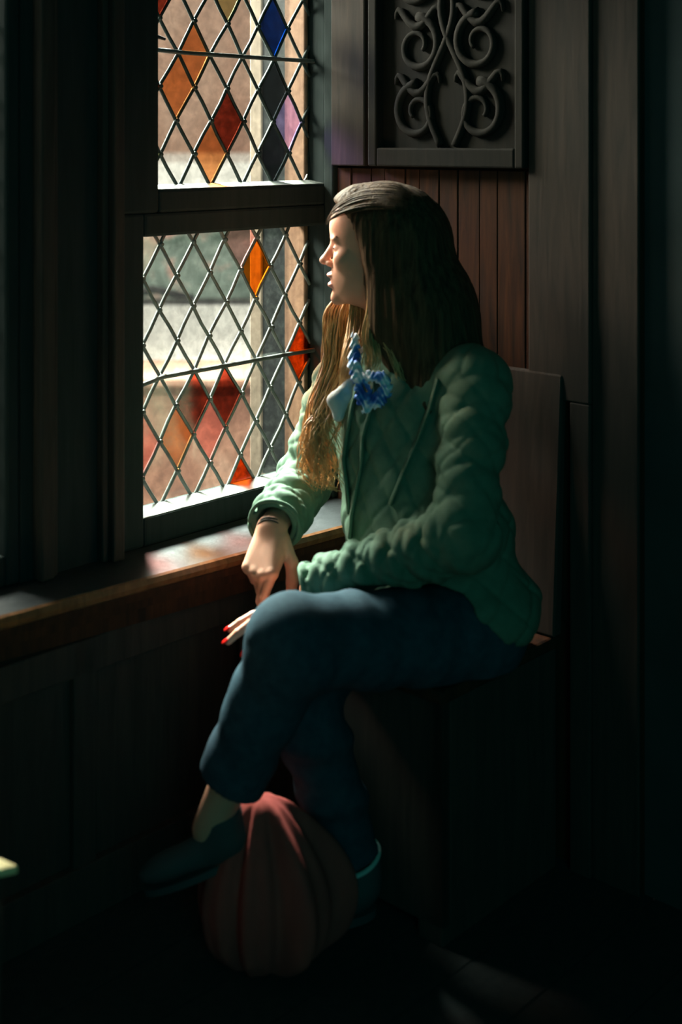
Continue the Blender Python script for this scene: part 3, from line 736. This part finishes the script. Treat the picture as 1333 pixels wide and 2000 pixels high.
Vh, Fh = nets(hair_sdf, HO-V3(.13, .16, .45), HO+V3(.32, .14, .14), .0034)
hair = fast_link('hair', Vh, Fh, M['hair_shaded'], who)
def cat(pts, s):
    n_ = len(pts)-1; u_ = s*n_; i = min(int(u_), n_-1); f = u_-i
    p = [pts[max(i-1, 0)], pts[i], pts[i+1], pts[min(i+2, n_)]]
    return .5*((2*p[1])+(-p[0]+p[2])*f+(2*p[0]-5*p[1]+4*p[2]-p[3])*f*f+(-p[0]+3*p[1]-3*p[2]+p[3])*f**3)
def lock(mb, guide, width, count, r, wave=.0, seg=26, depth=.6, flare=None):
    G = [at(*p) for p in guide]
    for c in range(count):
        ox, oy = max(-1.7, min(1.7, random.gauss(0, 1))), max(-1.7, min(1.7, random.gauss(0, 1))); ph = random.uniform(0, 6.28); ph2 = random.uniform(0, 6.28); pts = []; rr = []
        st = random.uniform(0, .12); en = random.uniform(.80, 1.0); fr = random.uniform(.85, 1.15)
        for i in range(seg):
            s = st+(en-st)*i/(seg-1); w_ = np.interp(s, np.linspace(0, 1, len(width)), width)
            a = wave*s*s; p = cat(G, s)
            p = p+V3((ox*w_*.5)+a*math.sin(s*24*fr+ph*.35), oy*w_*depth*.5+a*.8*math.cos(s*22*fr+ph*.35), .002*math.sin(s*14+ph2))
            pts.append(p); rr.append(r*(1-.75*(i/(seg-1))**2))
        mb.tube(pts, rr, 5)
g = MB()
lock(g, [(716, 455, 2.648), (704, 520, 2.655), (690, 565, 2.65), (668, 600, 2.64), (662, 650, 2.62), (655, 720, 2.58), (628, 790, 2.55), (612, 860, 2.53), (622, 925, 2.52), (640, 960, 2.515)], [.008, .014, .026, .036, .034, .028, .022, .034, .034], 150, .0021, .014)
lock(g, [(708, 500, 2.652), (692, 560, 2.65), (674, 605, 2.63), (664, 700, 2.59), (640, 790, 2.54), (630, 850, 2.52), (640, 935, 2.51)], [.010, .018, .030, .03, .022, .036, .03], 70, .0021, .016)
lock(g, [(716, 520, 2.635), (704, 575, 2.61), (700, 640, 2.57), (682, 700, 2.52), (670, 755, 2.50)], [.008, .02, .024, .016, .010], 60, .0018, .003)
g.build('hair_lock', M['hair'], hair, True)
g = MB()
lock(g, [(713, 470, 2.512), (724, 530, 2.503), (729, 590, 2.500), (722, 650, 2.492), (728, 700, 2.475), (722, 728, 2.466)], [.004, .008, .012, .016, .020, .018], 70, .0014, .002)
lock(g, [(740, 600, 2.493), (752, 660, 2.480), (772, 700, 2.47), (788, 745, 2.455)], [.010, .012, .012, .01], 50, .0014, .002)
g.build('hair_lock', M['hair'], hair, True)
g = MB()
for c in range(150):    # strands combed back from the parting, over the crown
    y0 = random.uniform(-.06, .080); z0 = .070-abs(y0)*.35; pts = []
    for i in range(18):
        s = i/17; a = .30+.25*((c*37)%10)/10+s*1.7
        pts.append(Hl(-.018+.1095*math.cos(a)*(1-.05*s)+.002*math.sin(s*9+c), y0*(1+.35*math.sin(s*2)), .030+.0945*math.sin(a)*math.sqrt(max(.05, 1-(y0/.09)**2))))
    g.tube(pts, [.0016*(1-.9*abs(2*i/17-1)) for i in range(18)], 5)
g.build('hair_lock', M['hair_shaded'], hair, True)

# ------------------------------------------------------------------ cloth on the floor, little table at the left
def bag_sdf(P):
    top = at(505, 1560, 2.40); base = V3(at(505, 1700, 2.40)[0], 2.40, 0)
    z = P[..., 2]; k_ = np.clip(1-z/.30, 0, 1); dx = P[..., 0]-(at(508, 1700, 2.27)[0]); dy = P[..., 1]-2.27
    th = np.arctan2(dy, dx); r = np.sqrt(dx**2+(dy*1.35)**2)
    R_ = .010+(1+.20*np.cos(th))*.112*np.sin(np.clip(k_, 0, 1)*2.45)**.9*(1+.13*np.sin(th*7+.6)+.07*np.sin(th*13))*(1-.35*np.clip((.05-z)/.05, 0, 1)**2)
    s = (r-R_)*.6; s = smax(s, z-.285, .02); s = smax(s, .003-z, .01); return s
Vb, Fb = nets(bag_sdf, (-.32, 2.10, -.01), (.06, 2.44, .32), .004)
cb = fast_link('cloth', Vb, Fb, M['red_cloth']); tag(cb, 'dim reddish-brown cloth hanging in folds to the floor between the feet', 'cloth')
tb_ = empty('side_table', (-.62, 1.72, 0)); tag(tb_, 'pale yellow table corner catching light at the lower left edge of the picture', 'table')
c0 = at(36, 1690, 1.80); e1 = unit(np.array([-.60, .42, 0])); e2 = unit(np.array([-.95, -.42, 0]))
cs = [c0, c0+e2*.36, c0+e2*.36+e1*.22, c0+e1*.22]
g = MB(); g.prism([p-V3(0, 0, .012) for p in cs], (0, 0, .012)); g.build('tabletop', M['straw'], tb_, bevel=.003)
for p in cs:
    q_ = p+(sum(cs)/4-p)*.14; g = MB(); g.tube([V3(q_[0], q_[1], 0), V3(q_[0], q_[1], p[2]-.0125)], [.011, .015], 12); g.build('leg', M['dark_wood'], tb_, True)
